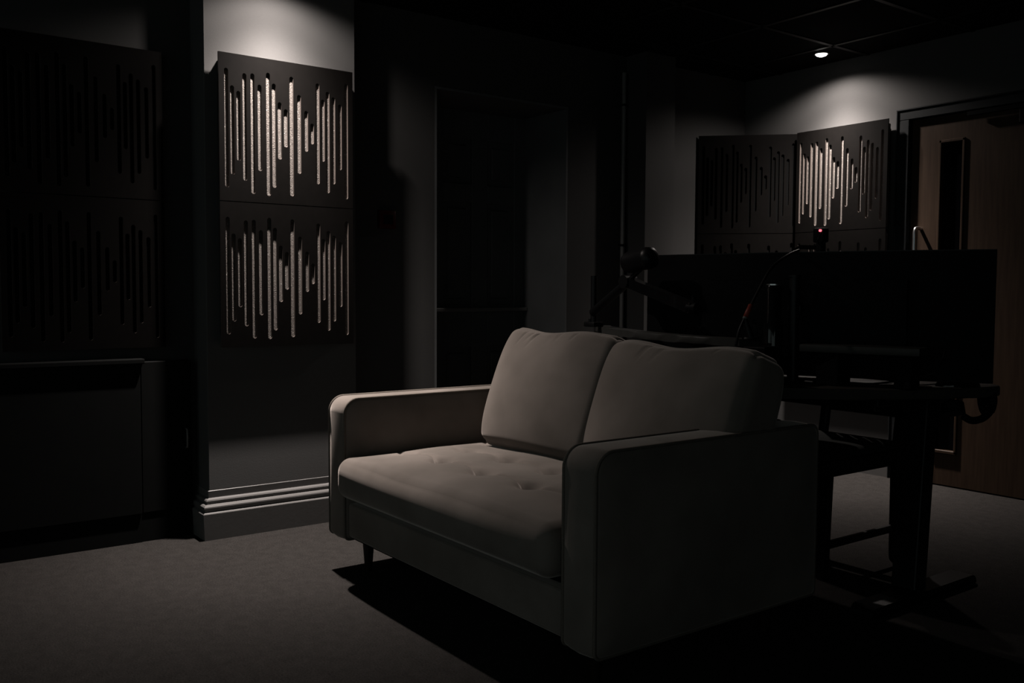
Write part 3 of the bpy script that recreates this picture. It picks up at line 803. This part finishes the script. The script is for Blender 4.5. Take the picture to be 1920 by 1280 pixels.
# ================================================================== chair under the desk
ch = thing('dining_chair', 'black wooden chair with a slatted back tucked in behind the desk', 'chair', (-2.17, 3.09, 0))
HX0, HX1, HY0, HY1 = -2.315, -1.98, 2.862, 3.325
def leg4(b, x, y, x2, y2, z1, w0=.030, w1=.040):
    bm2 = bmesh.new(); box(bm2, -.5, .5, -.5, .5, 0, 1, .08, 2)
    for v in bm2.verts:
        t = v.co.z; w_ = w0 + (w1 - w0) * t
        v.co = Vector((x + (x2 - x) * t + v.co.x * w_, y + (y2 - y) * t + v.co.y * w_, t * z1))
    m_ = bpy.data.meshes.new('tmp'); bm2.to_mesh(m_); bm2.free(); b.from_mesh(m_); bpy.data.meshes.remove(m_)
for x in (HX0, HX1):
    part('leg', 'chair', ch, lambda b: leg4(b, x, HY0, x, HY0 + .01, .43))
    def post_fn(b):
        leg4(b, x, HY1, x, HY1, .45, .032, .036)
        bm2 = bmesh.new(); box(bm2, x - .017, x + .017, HY1 - .017, HY1 + .017, .44, .84, .005, 1)
        for v in bm2.verts:
            v.co.y += max(0, (v.co.z - .44)) * .16
        m_ = bpy.data.meshes.new('tmp'); bm2.to_mesh(m_); bm2.free(); b.from_mesh(m_); bpy.data.meshes.remove(m_)
    part('back_leg', 'chair', ch, post_fn)
    part('apron', 'chair', ch, lambda b: box(b, x - .011, x + .011, HY0 + .015, HY1 - .015, .372, .432, .003, 1))
    part('stretcher', 'chair', ch, lambda b: box(b, x - .009, x + .009, HY0 + .01, HY1 - .01, .11, .138, .003, 1))
part('apron', 'chair', ch, lambda b: box(b, HX0 + .015, HX1 - .015, HY0 - .008, HY0 + .014, .372, .432, .003, 1))
part('apron', 'chair', ch, lambda b: box(b, HX0 + .015, HX1 - .015, HY1 - .011, HY1 + .011, .372, .432, .003, 1))
def seat2(b):
    half = Vector((.192, .238, .0165))
    def fx(u, v, w_):
        p = Vector((ease(u) * half.x, ease(v) * half.y, w_ * half.z)); p = round_box(p, half, .014)
        if w_ > 0: p.z += .008 * (1 - u ** 4) * (1 - v ** 4)
        return ((HX0 + HX1) / 2 + p.x, (HY0 + HY1) / 2 - .02 + p.y, .449 + p.z)
    grid_solid(b, fx, 20, 20, 4)
part('seat', 'cushion_dark', ch, seat2, True, 60)
def yb(z): return HY1 + (z - .44) * .16
part('back_rail', 'chair', ch, lambda b: box(b, HX0 + .015, HX1 - .015, yb(.575) - .01, yb(.575) + .01, .552, .60, .003, 1))
part('back_rail', 'chair', ch, lambda b: box(b, HX0 - .02, HX1 + .02, yb(.82) - .011, yb(.82) + .011, .775, .85, .006, 2))
def slat(b, x):
    bm2 = bmesh.new(); box(bm2, x - .018, x + .018, -.005, .005, .598, .778)
    for v in bm2.verts: v.co.y += yb(v.co.z)
    m_ = bpy.data.meshes.new('tmp'); bm2.to_mesh(m_); bm2.free(); b.from_mesh(m_); bpy.data.meshes.remove(m_)
for i in range(5):
    x = HX0 + .06 + i * (HX1 - HX0 - .12) / 4
    part('back_slat', 'chair', ch, lambda b: slat(b, x))
cc = thing('trailing_cable', 'thin black cable stretched from the desk leg to the chair seat', 'cable', (-1.95, 3.2, .4))
part('cord', 'rubber', cc, lambda b: tube(b, spline([at(1712, 808, 3.24), at(1694, 825, 3.36), at(1676, 840, 3.50), at(1660, 850, 3.56)], 5), .003, 6), True)

# ================================================================== wall details
cp = thing('fire_call_point', 'small red fire alarm call point on the wall right of the pier', 'call point', (XW, 2.17, 1.376))
part('housing', 'red', cp, lambda b: box(b, XW + .0005, XW + .032, 2.17 - .044, 2.17 + .044, 1.376 - .044, 1.376 + .044, .006, 2), True, 40)
part('press_plate', 'black', cp, lambda b: box(b, XW + .0322, XW + .034, 2.17 - .026, 2.17 + .026, 1.376 - .022, 1.376 + .022, .001, 1))
pi_ = thing('wall_pipe', 'thin vertical grey pipe on the wall beside the narrow pier', 'pipe', (XW + .02, 3.70, 0))
part('tube', 'skirt', pi_, lambda b: cyl(b, (XW + .02, 3.71, 0.0), (XW + .02, 3.71, 2.29), .013, .013, 14), True, 40)
for z in (.5, 1.3, 2.1):
    part('clip', 'black_metal', pi_, lambda b: box(b, XW + .0005, XW + .036, 3.692, 3.728, z, z + .012, .002, 1))
# boxed ledge below the far-left panels
lc = thing('low_cupboard', 'dark low cupboard with a ledge below the far left acoustic panels', 'cabinet', (-3.94, .45, 0))
M['ledge'] = mat('dark_ledge_paint', (.010, .0106, .0106), .65, noise=.06, nscale=10, spec=.08)
part('top_board', 'ledge', lc, lambda b: box(b, XW + .001, -3.885, -.35, 1.026, .735, .756, .004, 2))
part('front_panel', 'ledge', lc, lambda b: box(b, XW + .033, -3.905, -.34, 1.012, .12, .7352, .002, 1))
part('plinth', 'ledge', lc, lambda b: box(b, XW + .033, -3.915, -.34, 1.012, 0, .1195))
part('side_door', 'ledge', lc, lambda b: box(b, XW + .033, -3.915, 1.016, 1.218, .12, .742, .003, 1))
part('plinth', 'ledge', lc, lambda b: box(b, XW + .033, -3.92, 1.0125, 1.218, 0, .1195))
part('door_handle', 'skirt', lc, lambda b: tube(b, [(-3.9155, 1.195, .455), (-3.898, 1.195, .452), (-3.896, 1.195, .415), (-3.898, 1.195, .378), (-3.9155, 1.195, .375)], .004, 8), True)
